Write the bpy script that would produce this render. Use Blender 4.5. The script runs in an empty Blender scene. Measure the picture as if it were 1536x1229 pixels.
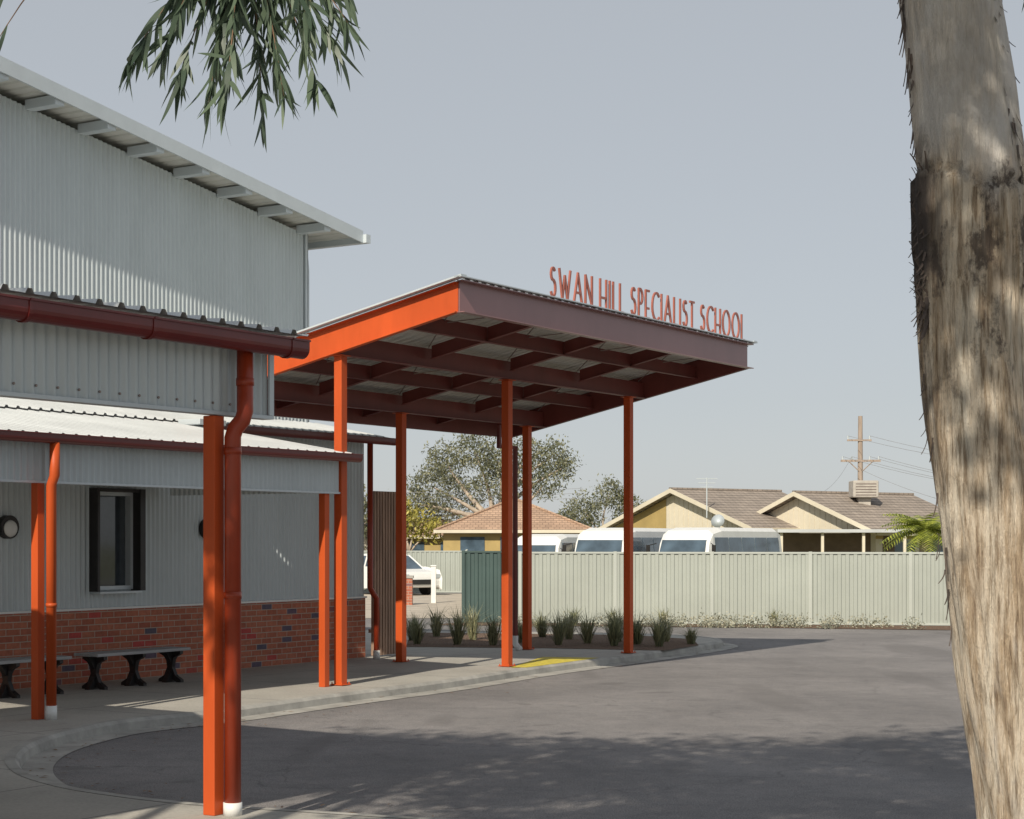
import bpy, bmesh, math, random
import numpy as np
from mathutils import Vector, Matrix
from mathutils import noise as mn_
random.seed(7); R=np.random.RandomState(11)
scene=bpy.context.scene
scene.view_settings.view_transform='Standard'; scene.view_settings.look='None'
scene.view_settings.exposure=0
COL=scene.collection

# ------------------------------------------------------------------ materials
def newmat(name):
    m=bpy.data.materials.new(name); m.use_nodes=True
    nt=m.node_tree; b=nt.nodes['Principled BSDF']
    return m,nt,b
def N(nt,t,**k):
    n=nt.nodes.new(t)
    for a,v in k.items(): setattr(n,a,v)
    return n
def coords(nt,scale=(1,1,1),kind='Object'):
    tc=N(nt,'ShaderNodeTexCoord'); mp=N(nt,'ShaderNodeMapping')
    mp.inputs['Scale'].default_value=scale
    nt.links.new(tc.outputs[kind],mp.inputs['Vector']); return mp.outputs['Vector']
def noise(nt,vec,scale,detail=4,rough=.6):
    n=N(nt,'ShaderNodeTexNoise'); n.inputs['Scale'].default_value=scale
    n.inputs['Detail'].default_value=detail; n.inputs['Roughness'].default_value=rough
    nt.links.new(vec,n.inputs['Vector']); return n.outputs['Fac']
def ramp(nt,fac,stops):
    r=N(nt,'ShaderNodeValToRGB'); e=r.color_ramp.elements
    while len(e)<len(stops): e.new(.5)
    for i,(p,c) in enumerate(stops):
        e[i].position=p; e[i].color=(c[0],c[1],c[2],1) if len(c)==3 else c
    nt.links.new(fac,r.inputs['Fac']); return r.outputs['Color']
def mix(nt,a,b,fac,mode='MIX'):
    m=N(nt,'ShaderNodeMixRGB',blend_type=mode)
    for s,i in((fac,0),(a,1),(b,2)):
        if isinstance(s,(int,float)): m.inputs[i].default_value=s
        elif isinstance(s,tuple): m.inputs[i].default_value=(s[0],s[1],s[2],1)
        else: nt.links.new(s,m.inputs[i])
    return m.outputs[0]
def bump(nt,b,h,strength=.3,dist=.01):
    n=N(nt,'ShaderNodeBump'); n.inputs['Strength'].default_value=strength
    n.inputs['Distance'].default_value=dist
    nt.links.new(h,n.inputs['Height']); nt.links.new(n.outputs[0],b.inputs['Normal'])
def simple(name,c,rough=.6,metal=0,var=.18,scale=3,stretch=(1,1,1),spec=.5,bmp=0):
    m,nt,b=newmat(name); v=coords(nt,stretch)
    f=noise(nt,v,scale,4,.65)
    lo=tuple(x*(1-var) for x in c); hi=tuple(min(1,x*(1+var)) for x in c)
    nt.links.new(ramp(nt,f,[(.3,lo),(.7,hi)]),b.inputs['Base Color'])
    b.inputs['Roughness'].default_value=rough; b.inputs['Metallic'].default_value=metal
    b.inputs['Specular IOR Level'].default_value=spec
    if bmp: bump(nt,b,noise(nt,v,scale*12,3),bmp,.01)
    return m
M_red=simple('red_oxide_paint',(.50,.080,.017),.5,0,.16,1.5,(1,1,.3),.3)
M_redshade=simple('red_oxide_shaded',(.15,.036,.03),.5,0,.16,1.5,(1,1,.3),.4)  # red oxide darkened so underside steel carries its shade in the colour
M_fascia=simple('red_oxide_sky_sheen',(.25,.125,.125),.33,.1,.10,1.2,(1,1,.3),.8)  # red oxide greyed to mauve, grazing light and sky reflection in the colour
M_letter=simple('sign_letter_paint',(.34,.11,.08),.4,0,.10,2)
M_dred=simple('dark_red_gutter_paint',(.13,.018,.016),.28,0,.12,2)
M_pipe=simple('downpipe_red_paint',(.30,.040,.014),.3,0,.12,2,(1,1,1),.4)
M_galv=simple('galvanised_sheet',(.50,.55,.57),.46,.15,.07,1.2,(1,1,.25))
M_galvroof=simple('galvanised_roof_sheet',(.56,.58,.59),.38,.3,.12,.8)
M_trim=simple('light_metal_trim',(.53,.58,.61),.45,.2,.05,2)
M_soff=simple('soffit_sheet',(.58,.58,.54),.5,.1,.08,1)
M_black=simple('black_metal',(.018,.016,.016),.45,.1,.2,4)
M_white=simple('white_paint',(.72,.72,.70),.4,0,.05,3)
M_plank=simple('weathered_plank',(.33,.34,.35),.7,0,.2,3,(.4,6,6))
M_timber=simple('timber_batten',(.33,.22,.16),.75,0,.35,2,(8,8,.6))
M_kerb=simple('kerb_concrete',(.33,.32,.295),.85,0,.28,2.5,bmp=.3)
M_fence=simple('fence_steel_green',(.345,.37,.335),.55,.05,.08,.5)
M_fencep=simple('fence_post_green',(.41,.435,.40),.55,.05,.05,.5)
M_fenceshade=simple('fence_shadow_green',(.05,.085,.08),.5,.05,.15,1)  # dark tone for the shadowed stretch of fence
M_cream=simple('cream_weatherboard',(.62,.565,.45),.7,0,.08,1)
M_yellow=simple('ochre_yellow_paint',(.38,.28,.11),.7,0,.12,1)
M_yellowp=simple('yellow_line_paint',(.55,.45,.05),.8,0,.3,9)
M_rubber=simple('tyre_rubber',(.02,.02,.02),.8,0,.2,3)
M_pole=simple('pole_timber',(.34,.27,.22),.85,0,.3,2,(6,6,.4))
M_wire=simple('wire_metal',(.25,.25,.26),.5,0,.1,2)
M_bluebrick=simple('dark_interior',(.03,.03,.035),.8,0,.1,2)
M_rod=simple('steel_rod',(.25,.2,.18),.4,.5,.1,2)

def glass(name,c=(.02,.025,.03)):
    m,nt,b=newmat(name); v=coords(nt)
    nt.links.new(ramp(nt,noise(nt,v,1.2,3),[(.3,c),(.7,tuple(x*3 for x in c))]),b.inputs['Base Color'])
    b.inputs['Roughness'].default_value=.06; b.inputs['Specular IOR Level'].default_value=.9
    return m
M_glass=glass('window_glass'); M_vglass=glass('vehicle_glass',(.03,.045,.06))

M_brick,nt,b=newmat('brick_wall_mat')
tc=N(nt,'ShaderNodeTexCoord'); sp=N(nt,'ShaderNodeSeparateXYZ'); cb=N(nt,'ShaderNodeCombineXYZ')
ad=N(nt,'ShaderNodeMath',operation='ADD')
nt.links.new(tc.outputs['Object'],sp.inputs[0]); nt.links.new(sp.outputs[0],ad.inputs[0]); nt.links.new(sp.outputs[1],ad.inputs[1])
nt.links.new(ad.outputs[0],cb.inputs[0]); nt.links.new(sp.outputs[2],cb.inputs[1])
br=N(nt,'ShaderNodeTexBrick'); br.inputs['Scale'].default_value=1; br.inputs['Brick Width'].default_value=.24
br.inputs['Row Height'].default_value=.086; br.inputs['Mortar Size'].default_value=.006; br.inputs['Mortar Smooth'].default_value=.2
br.inputs['Color1'].default_value=(0,0,0,1); br.inputs['Color2'].default_value=(1,1,1,1); br.inputs['Mortar'].default_value=(.5,.5,.5,1)
br.inputs['Bias'].default_value=0
nt.links.new(cb.outputs[0],br.inputs['Vector'])
rc=ramp(nt,br.outputs['Color'],[(0,(.10,.09,.12)),(.045,(.12,.09,.13)),(.06,(.36,.115,.065)),(.55,(.44,.155,.09)),(.93,(.33,.10,.06)),(.97,(.45,.07,.06))])
nz_=noise(nt,coords(nt),14,4)
rc2=mix(nt,rc,ramp(nt,nz_,[(.3,(.78,.78,.78)),(.7,(1.15,1.1,1.1))]),1.0,'MULTIPLY')
fin=mix(nt,rc2,(.42,.35,.29),br.outputs['Fac'])
nt.links.new(fin,b.inputs['Base Color']); b.inputs['Roughness'].default_value=.85
inv=N(nt,'ShaderNodeMath',operation='SUBTRACT'); inv.inputs[0].default_value=1; nt.links.new(br.outputs['Fac'],inv.inputs[1]); bump(nt,b,inv.outputs[0],.6,.008)

# asphalt
def asphalt(name,c1,c2,k):
    m,nt,b=newmat(name); v=coords(nt)
    fine=noise(nt,v,90,2,.7); big=noise(nt,v,.35,4,.6); mid=noise(nt,v,3.5,4,.7)
    c=ramp(nt,big,[(.35,c1),(.65,c2)])
    c=mix(nt,c,ramp(nt,mid,[(.3,(.84,.84,.85)),(.5,(1,1,1)),(.75,(1.12,1.1,1.08))]),1.0,'MULTIPLY')
    c=mix(nt,c,ramp(nt,fine,[(.35,(.5,.5,.5)),(.65,(1.5,1.5,1.5))]),.85,'MULTIPLY')
    if k:
        st=noise(nt,coords(nt,(.6,.12,1)),1.6,2,.5)
        c=mix(nt,c,(.12,.112,.11),ramp(nt,st,[(.60,(0,0,0)),(.68,(.45,.45,.45))]))
        sp_=noise(nt,v,1.1,2,.5)
        c=mix(nt,c,(.11,.102,.10),ramp(nt,sp_,[(.68,(0,0,0)),(.71,(.5,.5,.5))]))
        vo_=N(nt,'ShaderNodeTexVoronoi',feature='DISTANCE_TO_EDGE'); vo_.inputs['Scale'].default_value=.22
        wv=N(nt,'ShaderNodeVectorMath',operation='ADD'); nn_=N(nt,'ShaderNodeTexNoise'); nn_.inputs['Scale'].default_value=1.5; nt.links.new(v,nn_.inputs['Vector']); nt.links.new(v,wv.inputs[0]); nt.links.new(nn_.outputs['Color'],wv.inputs[1]); nt.links.new(wv.outputs[0],vo_.inputs['Vector'])
        c=mix(nt,c,(.08,.075,.075),ramp(nt,vo_.outputs['Distance'],[(.001,(.5,.5,.5)),(.003,(0,0,0))]))
    nt.links.new(c,b.inputs['Base Color']); b.inputs['Roughness'].default_value=.9; bump(nt,b,fine,.5,.01)
    return m
M_asph=asphalt('asphalt_mat',(.158,.149,.148),(.218,.205,.202),1)
# concrete path
M_conc,nt,b=newmat('concrete_path_mat'); v=coords(nt)
c=ramp(nt,noise(nt,v,.9,5,.65),[(.3,(.32,.305,.275)),(.7,(.42,.40,.36))])
c=mix(nt,c,ramp(nt,noise(nt,v,30,3),[(.3,(.86,.86,.86)),(.7,(1.1,1.1,1.1))]),1.0,'MULTIPLY')
c=mix(nt,c,(.2,.19,.175),ramp(nt,noise(nt,v,2.6,4,.7),[(.58,(0,0,0)),(.75,(.5,.5,.5))]))
br=N(nt,'ShaderNodeTexBrick',offset=0); br.inputs['Scale'].default_value=1; br.inputs['Brick Width'].default_value=2.1
br.inputs['Row Height'].default_value=1.5; br.inputs['Mortar Size'].default_value=.010
mp2=N(nt,'ShaderNodeMapping'); mp2.inputs['Rotation'].default_value=(0,0,-math.radians(58.08)); nt.links.new(v,mp2.inputs[0]); nt.links.new(mp2.outputs[0],br.inputs['Vector'])
c=mix(nt,c,(.15,.145,.14),br.outputs['Fac'])
nt.links.new(c,b.inputs['Base Color']); b.inputs['Roughness'].default_value=.85
M_dirt,nt,b=newmat('dry_ground_mat'); v=coords(nt)
nt.links.new(ramp(nt,noise(nt,v,.3,6,.7),[(.3,(.20,.17,.11)),(.5,(.16,.17,.08)),(.7,(.30,.26,.18))]),b.inputs['Base Color']); b.inputs['Roughness'].default_value=1
M_mulch,nt,b=newmat('bark_mulch_mat'); v=coords(nt,(1,1,1))
mn=noise(nt,v,26,4,.8)
nt.links.new(ramp(nt,mn,[(.35,(.05,.03,.02)),(.5,(.17,.10,.065)),(.7,(.32,.23,.16))]),b.inputs['Base Color']); b.inputs['Roughness'].default_value=1; bump(nt,b,mn,1,.05)
def tilemat(name,c1,c2):
    m,nt,b=newmat(name); v=coords(nt)
    br=N(nt,'ShaderNodeTexBrick'); br.inputs['Scale'].default_value=1; br.inputs['Brick Width'].default_value=.33; br.inputs['Row Height'].default_value=.13
    br.inputs['Mortar Size'].default_value=.018
    br.inputs['Color1'].default_value=(*c1,1); br.inputs['Color2'].default_value=(*c2,1); br.inputs['Mortar'].default_value=(c1[0]*.45,c1[1]*.45,c1[2]*.45,1)
    sp=N(nt,'ShaderNodeSeparateXYZ'); cb=N(nt,'ShaderNodeCombineXYZ'); nt.links.new(v,sp.inputs[0]); nt.links.new(sp.outputs[0],cb.inputs[0]); nt.links.new(sp.outputs[2],cb.inputs[1]); nt.links.new(cb.outputs[0],br.inputs['Vector'])
    c=mix(nt,br.outputs['Color'],ramp(nt,noise(nt,v,.7,5),[(.3,(.8,.8,.8)),(.7,(1.15,1.15,1.15))]),1.0,'MULTIPLY')
    nt.links.new(c,b.inputs['Base Color']); b.inputs['Roughness'].default_value=.85; return m
M_tile1=tilemat('terracotta_tile',(.46,.31,.215),(.38,.255,.18))
M_tile2=tilemat('grey_brown_tile',(.34,.285,.24),(.28,.235,.20))
def leafmat(name,lo,hi,trans=.25):
    m,nt,b=newmat(name); v=coords(nt)
    g=N(nt,'ShaderNodeNewGeometry'); 
    c1=ramp(nt,noise(nt,v,.9,2),[(.3,lo),(.7,hi)])
    c=mix(nt,c1,ramp(nt,g.outputs['Random Per Island'],[(0,(.5,.55,.55)),(1,(1.5,1.4,1.3))]),1.0,'MULTIPLY')
    nt.links.new(c,b.inputs['Base Color']); b.inputs['Roughness'].default_value=.45
    if trans>0:
        t=N(nt,'ShaderNodeBsdfTranslucent'); nt.links.new(c,t.inputs[0])
        mx=N(nt,'ShaderNodeMixShader'); mx.inputs[0].default_value=trans
        nt.links.new(b.outputs[0],mx.inputs[1]); nt.links.new(t.outputs[0],mx.inputs[2])
        nt.links.new(mx.outputs[0],nt.nodes['Material Output'].inputs['Surface'])
    return m
M_leaf=leafmat('gum_leaf',(.035,.062,.05),(.10,.145,.10))
M_cleaf=leafmat('gum_crown_leaf',(.045,.08,.055),(.10,.15,.09),0)
M_bgleaf=leafmat('background_gum_leaf',(.12,.135,.08),(.26,.265,.17),.3)
M_yleaf=leafmat('yellow_green_leaf',(.28,.27,.05),(.42,.38,.10),.3)
M_palm=leafmat('palm_leaf',(.22,.28,.04),(.36,.40,.08),.3)
M_grass=leafmat('tussock_leaf',(.20,.22,.12),(.38,.38,.24),.3)
M_grey=leafmat('saltbush_leaf',(.24,.25,.20),(.40,.40,.32),.2)
M_litter=simple('dry_leaf_litter',(.22,.13,.07),.9,0,.4,5)
# gum bark
M_bark,nt,b=newmat('gum_bark_mat')
v1=coords(nt,(5,5,.45)); v2=coords(nt,(1,1,.6)); v3=coords(nt,(16,16,.9)); vo=coords(nt)
c=ramp(nt,noise(nt,v1,2.0,7,.75),[(.30,(.20,.14,.095)),(.41,(.47,.36,.25)),(.5,(.68,.58,.46)),(.62,(.78,.71,.60)),(.78,(.46,.43,.39))])
c=mix(nt,c,ramp(nt,noise(nt,v3,2.2,5,.75),[(.38,(.38,.33,.28)),(.50,(1.0,1.0,1.0)),(.75,(1.12,1.1,1.08))]),.9,'MULTIPLY')
c=mix(nt,c,(.33,.25,.18),ramp(nt,noise(nt,coords(nt,(3,3,.9)),1.6,5,.7),[(.55,(0,0,0)),(.66,(.6,.6,.6))]))
sp=N(nt,'ShaderNodeSeparateXYZ'); nt.links.new(vo,sp.inputs[0])
mr=N(nt,'ShaderNodeMapRange'); mr.inputs[1].default_value=3.3; mr.inputs[2].default_value=3.75; nt.links.new(sp.outputs[2],mr.inputs[0])
sm=ramp(nt,noise(nt,v2,2.4,5),[(.32,(.40,.37,.34)),(.5,(.66,.64,.62)),(.68,(.76,.73,.70))])
nj=noise(nt,coords(nt,(3,3,1)),2.5,4); 
mm=N(nt,'ShaderNodeMath',operation='MULTIPLY_ADD'); nt.links.new(nj,mm.inputs[0]); mm.inputs[1].default_value=2.2; mm.inputs[2].default_value=-1.3
ms=N(nt,'ShaderNodeMath',operation='ADD',use_clamp=True); nt.links.new(mm.outputs[0],ms.inputs[0]); nt.links.new(mr.outputs[0],ms.inputs[1])
c=mix(nt,c,sm,ms.outputs[0])
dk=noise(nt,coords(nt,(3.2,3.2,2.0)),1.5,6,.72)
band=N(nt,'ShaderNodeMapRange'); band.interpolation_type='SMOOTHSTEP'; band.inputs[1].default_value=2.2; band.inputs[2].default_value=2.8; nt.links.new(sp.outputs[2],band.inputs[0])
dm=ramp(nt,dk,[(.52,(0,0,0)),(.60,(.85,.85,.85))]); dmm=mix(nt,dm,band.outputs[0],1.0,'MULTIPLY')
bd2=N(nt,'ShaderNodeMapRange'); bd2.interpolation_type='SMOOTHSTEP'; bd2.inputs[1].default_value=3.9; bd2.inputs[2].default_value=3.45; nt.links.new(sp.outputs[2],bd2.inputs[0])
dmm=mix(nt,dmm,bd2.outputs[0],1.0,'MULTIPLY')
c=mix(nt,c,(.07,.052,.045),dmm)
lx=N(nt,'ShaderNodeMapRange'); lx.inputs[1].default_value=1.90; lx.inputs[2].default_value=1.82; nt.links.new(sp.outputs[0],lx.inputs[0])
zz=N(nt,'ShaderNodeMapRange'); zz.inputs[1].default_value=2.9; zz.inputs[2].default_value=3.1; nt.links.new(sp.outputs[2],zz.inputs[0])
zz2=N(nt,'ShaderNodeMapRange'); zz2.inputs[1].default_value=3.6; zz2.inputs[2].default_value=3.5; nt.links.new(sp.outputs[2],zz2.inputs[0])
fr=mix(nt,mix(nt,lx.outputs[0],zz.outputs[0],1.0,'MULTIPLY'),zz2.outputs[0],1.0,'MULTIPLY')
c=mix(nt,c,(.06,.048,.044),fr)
nt.links.new(c,b.inputs['Base Color']); b.inputs['Roughness'].default_value=.9
bump(nt,b,noise(nt,coords(nt,(7,7,.5)),2.4,7,.8),1.0,.06)
M_bgbark=simple('pale_bark',(.42,.35,.28),.9,0,.3,2)
M_barkstrip=simple('peeling_bark',(.085,.065,.055),.9,0,.6,8)
M_twig=simple('twig_bark',(.18,.11,.07),.8,0,.3,10)

# ------------------------------------------------------------------ mesh builder
ANG=math.atan2(.8488,.5288)
AB=Matrix.Translation((-2.30,23.64,0))@Matrix.Rotation(ANG,4,'Z')
def empty(name,mat=None):
    e=bpy.data.objects.new(name,None); e.empty_display_size=.3; COL.objects.link(e)
    if mat is not None: e.matrix_world=mat
    return e
class MB:
    def __init__(s): s.v=[]; s.f=[]
    def box(s,a,b):
        i=len(s.v); x0,y0,z0=a; x1,y1,z1=b
        s.v+=[(x0,y0,z0),(x1,y0,z0),(x1,y1,z0),(x0,y1,z0),(x0,y0,z1),(x1,y0,z1),(x1,y1,z1),(x0,y1,z1)]
        s.f+=[tuple(i+k for k in q) for q in((0,3,2,1),(4,5,6,7),(0,1,5,4),(1,2,6,5),(2,3,7,6),(3,0,4,7))]; return s
    def hexa(s,pts):
        i=len(s.v); s.v+=[tuple(p) for p in pts]
        s.f+=[tuple(i+k for k in q) for q in((0,3,2,1),(4,5,6,7),(0,1,5,4),(1,2,6,5),(2,3,7,6),(3,0,4,7))]; return s
    def beam(s,p,q,w,h):
        p=Vector(p); q=Vector(q); d=(q-p); d2=Vector((d.x,d.y,0)).normalized(); n=Vector((-d2.y,d2.x,0))*w/2; u=Vector((0,0,h))
        return s.hexa([p-n,q-n,q+n,p+n,p-n+u,q-n+u,q+n+u,p+n+u])
    def tube(s,path,rad,n=10,cap=True):
        path=[Vector(p) for p in path]; 
        if not hasattr(rad,'__len__'): rad=[rad]*len(path)
        i0=len(s.v); prev=None
        for k,p in enumerate(path):
            t=(path[min(k+1,len(path)-1)]-path[max(k-1,0)]).normalized()
            if prev is None:
                a=Vector((1,0,0)) if abs(t.x)<.9 else Vector((0,1,0))
                x=t.cross(a).normalized()
            else: x=(prev-t*prev.dot(t)).normalized()
            prev=x; y=t.cross(x)
            for j in range(n):
                an=2*math.pi*j/n; s.v.append(tuple(p+(x*math.cos(an)+y*math.sin(an))*rad[k]))
        for k in range(len(path)-1):
            for j in range(n):
                a=i0+k*n+j; b_=i0+k*n+(j+1)%n; s.f.append((a,b_,b_+n,a+n))
        if cap:
            s.f.append(tuple(i0+j for j in range(n))[::-1]); e=i0+(len(path)-1)*n; s.f.append(tuple(e+j for j in range(n)))
        return s
    def poly(s,pts):
        i=len(s.v); s.v+=[tuple(p) for p in pts]; s.f.append(tuple(range(i,i+len(pts)))); return s
    def obj(s,name,mat,parent=None,smooth=False,bevel=0):
        me=bpy.data.meshes.new(name); me.from_pydata(s.v,[],s.f); me.update()
        bm=bmesh.new(); bm.from_mesh(me)
        big=[f for f in bm.faces if len(f.verts)>12]
        if big: bmesh.ops.triangulate(bm,faces=big)
        bm.to_mesh(me); bm.free()
        if smooth:
            me.polygons.foreach_set('use_smooth',[True]*len(me.polygons))
        me.materials.append(mat)
        o=bpy.data.objects.new(name,me); COL.objects.link(o)
        if parent: o.parent=parent
        if bevel:
            md=o.modifiers.new('bevel','BEVEL'); md.width=bevel; md.segments=2; md.limit_method='ANGLE'
        return o
def corr(t0,t1,pos,nrm,pitch=.076,amp=.009,kind='sin'):
    m=MB(); nrm=Vector(nrm); L=t1-t0
    if kind=='sin': prof=[(k/8,math.sin(2*math.pi*k/8)) for k in range(8)]
    elif kind=='trap': prof=[(0,-1),(.62,-1),(.72,1),(.9,1)]
    else: prof=[(0,-1),(.40,-1),(.5,1),(.9,1)]
    n=int(L/pitch)+1; ts=[]
    for i in range(n):
        for a,o in prof:
            t=t0+(i+a)*pitch
            if t<=t1: ts.append((t,o))
    ts.append((t1,0))
    for t,o in ts:
        a,b_=pos(t); m.v.append(tuple(Vector(a)+nrm*amp*o)); m.v.append(tuple(Vector(b_)+nrm*amp*o))
    for i in range(len(ts)-1): m.f.append((2*i,2*i+2,2*i+3,2*i+1))
    return m

# ------------------------------------------------------------------ ground
def catmull(pts,n=8):
    out=[]; P=[pts[0]]+pts+[pts[-1]]
    for i in range(1,len(P)-2):
        p0,p1,p2,p3=[np.array(q,float) for q in P[i-1:i+3]]
        for k in range(n):
            t=k/n; out.append(.5*((2*p1)+(-p0+p2)*t+(2*p0-5*p1+4*p2-p3)*t*t+(-p0+3*p1-3*p2+p3)*t**3))
    out.append(np.array(pts[-1],float)); return out
MB().poly([(-600,-300,-.15),(600,-300,-.15),(600,1500,-.15),(-600,1500,-.15)]).obj('ground',M_dirt)
MB().poly([(-40,-30,-.12),(60,-30,-.12),(60,44.5,-.12),(-1,46.5,-.12),(-1,140,-.12),(-40,140,-.12)]).obj('asphalt_road',M_asph)
kl=[(-30,47),(-12,41.5),(-6,40),(-2.2,38.6),(.4,38),(2.6,37.4),(3.9,36.3),(4.35,34.9),(3.99,33.4),(2.63,30.64),(.727,27.27),(-.616,24.46),(-1.88,22.26),(-2.98,20.2),(-3.4,19.6),(-3.93,18.8),(-4.2,17.4),(-4.1,16.1),(-3.74,15.0),(-3.26,14.25),(-2.8,13.8),(-2.16,13.35),(-1.29,12.98),(0,12.5),(3,11.6),(8,10.5),(20,8),(45,6)]
def offs(P,d):
    out=[]
    for i,p in enumerate(P):
        t=P[min(i+1,len(P)-1)]-P[max(i-1,0)]; t=t/np.linalg.norm(t); out.append(p+d*np.array([-t[1],t[0]]))
    return out
kg=catmull(kl,8); kp=offs(kg,-.27); kin=offs(kp,-.14); kt=offs(kp,-.05)
m=MB(); m.poly([(p[0],p[1],0) for p in kin]+[(45,-25,0),(-30,-25,0)]); m.obj('concrete_footpath',M_conc)
m=MB()
for i in range(len(kp)):
    m.v+=[(kin[i][0],kin[i][1],.003),(kt[i][0],kt[i][1],.003),(kp[i][0]*.7+kt[i][0]*.3,kp[i][1]*.7+kt[i][1]*.3,-.03),(kp[i][0],kp[i][1],-.112)]
for i in range(len(kp)-1):
    for k in range(3):
        a=4*i+k; m.f.append((a,a+4,a+5,a+1))
m.obj('kerb',M_kerb)
m=MB()
for i in range(len(kp)): m.v+=[(kp[i][0],kp[i][1],-.106),(kg[i][0],kg[i][1],-.114)]
for i in range(len(kp)-1): m.f.append((2*i,2*i+2,2*i+3,2*i+1))
m.obj('kerb_gutter_apron',M_kerb)
MB().poly([(-.02,27.0,.006),(.22,27.0,.006),(1.42,29.25,.006),(.5,29.5,.006)]).obj('tactile_paving',M_yellowp)
MB().poly([(-1.9,32.3,.006),(.6,31.9,.006),(2.65,31.2,.006),(3.4,32.8,.006),(3.5,34.8,.006),(2.4,36.4,.006),(-2.1,37.4,.006)]).obj('garden_bed',M_mulch)
MB().poly([(-2.0,43.2,-.11),(5,42.1,-.11),(12,40.2,-.11),(30,36,-.11),(30,39,-.11),(12,42.4,-.11),(-1,45.2,-.11)]).obj('mulch_strip',M_mulch)
MB().poly([(-9,47,-.112),(-1.2,47,-.112),(-1.9,69,-.112),(-12,69,-.112)]).obj('gravel_verge',simple('pale_gravel',(.42,.37,.31),.95,0,.2,1.5))

# ------------------------------------------------------------------ canopy
can=empty('entry_canopy',AB)
zb=lambda b_:4.77-.215*(b_+1.9)
A0,A1,B0,B1=-.02,8.62,-1.95,2.72
H=.38
m=MB(); z=zb(B0)
m.box((A0-.0,B0,z),(A1,B0+.02,z+H)); m.box((A0-.03,B0-.09,z-.012),(A1+.06,B0+.02,z)); m.box((A0-.03,B0-.09,z+H),(A1+.06,B0+.02,z+H+.014))
m.obj('front_fascia_channel',M_fascia,can)
m=MB(); z=zb(B1); m.box((A0,B1-.02,z),(A1,B1,z+H)); m.box((A0,B1-.02,z-.012),(A1,B1+.07,z)); m.obj('rear_fascia_channel',M_redshade,can)
for nm,a,s,mt in(('side_channel_left',A0,-1,M_red),('side_channel_right',A1,1,M_redshade)):
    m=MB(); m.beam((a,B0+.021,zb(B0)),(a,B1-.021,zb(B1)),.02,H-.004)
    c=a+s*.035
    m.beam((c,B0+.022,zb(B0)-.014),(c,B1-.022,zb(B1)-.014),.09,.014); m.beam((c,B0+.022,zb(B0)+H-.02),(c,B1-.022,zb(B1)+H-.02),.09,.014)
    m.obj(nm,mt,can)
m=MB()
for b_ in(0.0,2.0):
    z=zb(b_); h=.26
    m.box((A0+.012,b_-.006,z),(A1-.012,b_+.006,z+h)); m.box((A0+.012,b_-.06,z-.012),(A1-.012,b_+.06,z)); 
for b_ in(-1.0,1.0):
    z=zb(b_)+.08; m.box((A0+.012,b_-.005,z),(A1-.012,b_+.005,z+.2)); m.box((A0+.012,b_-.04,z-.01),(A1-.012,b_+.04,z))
m.obj('purlin_beams',M_redshade,can)
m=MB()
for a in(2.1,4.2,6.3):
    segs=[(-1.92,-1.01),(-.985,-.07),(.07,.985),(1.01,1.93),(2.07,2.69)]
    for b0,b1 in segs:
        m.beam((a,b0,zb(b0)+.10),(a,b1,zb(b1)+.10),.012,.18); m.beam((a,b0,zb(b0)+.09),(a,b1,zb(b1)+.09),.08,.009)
m.obj('rafter_beams',M_redshade,can)
m=MB()
for a in(0.1,2.2,4.3,6.4):
    m.tube([(a,-1.9,zb(-1.9)+.27),(a+1.95,-.05,zb(0)+.27)],.008,6); m.tube([(a+1.95,-1.9,zb(-1.9)+.25),(a,-.05,zb(0)+.25)],.008,6)
    m.tube([(a,0.05,zb(0)+.27),(a+1.95,1.95,zb(2)+.27)],.008,6); m.tube([(a+1.95,.05,zb(0)+.25),(a,1.95,zb(2)+.25)],.008,6)
m.obj('bracing_rods',M_rod,can)
corr(A0-.04,A1+.05,lambda t:((t,B0-.06,zb(B0-.06)+H-.03+.05),(t,B1+.1,zb(B1+.1)+H-.03+.03)),(0,0,1),.19,.014,'trap').obj('roof_sheeting',M_soff,can)
m=MB(); m.beam((A0-.09,B0-.12,zb(B0-.12)+H+.02),(A0-.09,B1+.05,zb(B1+.05)+H+.02),.13,.022); m.beam((A1+.07,B0-.12,zb(B0-.12)+H+.02),(A1+.07,B1+.05,zb(B1+.05)+H+.02),.13,.022)
m.box((A0-.155,B0-.125,zb(B0)+H+.036),(A1+.14,B0-.02,zb(B0)+H+.05)); m.obj('roof_edge_flashing',M_trim,can)
for i,(a,b_) in enumerate([(.08,0),(4.24,0.02),(8.08,0),(4.26,2.0),(8.06,2.0)]):
    m=MB(); w=.062; m.box((a-w,b_-w,0),(a+w,b_+w,zb(b_)-.028)); m.box((a-.1,b_-.1,zb(b_)-.026),(a+.1,b_+.1,zb(b_)-.013)); 
    m.box((a-.1,b_-.1,.008),(a+.1,b_+.1,.02))
    for dx,dy in((-.08,-.08),(.08,-.08),(-.08,.08),(.08,.08)): m.tube([(a+dx,b_+dy,.02),(a+dx,b_+dy,.045)],.010,6)
    m.obj('post_%d'%(i+1),M_red,can,bevel=.006)
m=MB(); m.tube([(7.86,2.12,3.52),(7.86,2.12,.25)],.045,10); m.box((7.3,2.09,3.50),(7.9,2.15,3.56)); m.box((7.30,2.09,3.561),(7.36,2.15,3.9)); m.obj('downpipe',M_redshade,can)
m=MB(); m.tube([(7.86,2.12,.25),(7.86,2.12,.12),(7.8,2.03,.05),(7.75,1.96,.03)],.055,10); m.obj('downpipe_boot',M_white,can,True)

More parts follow.
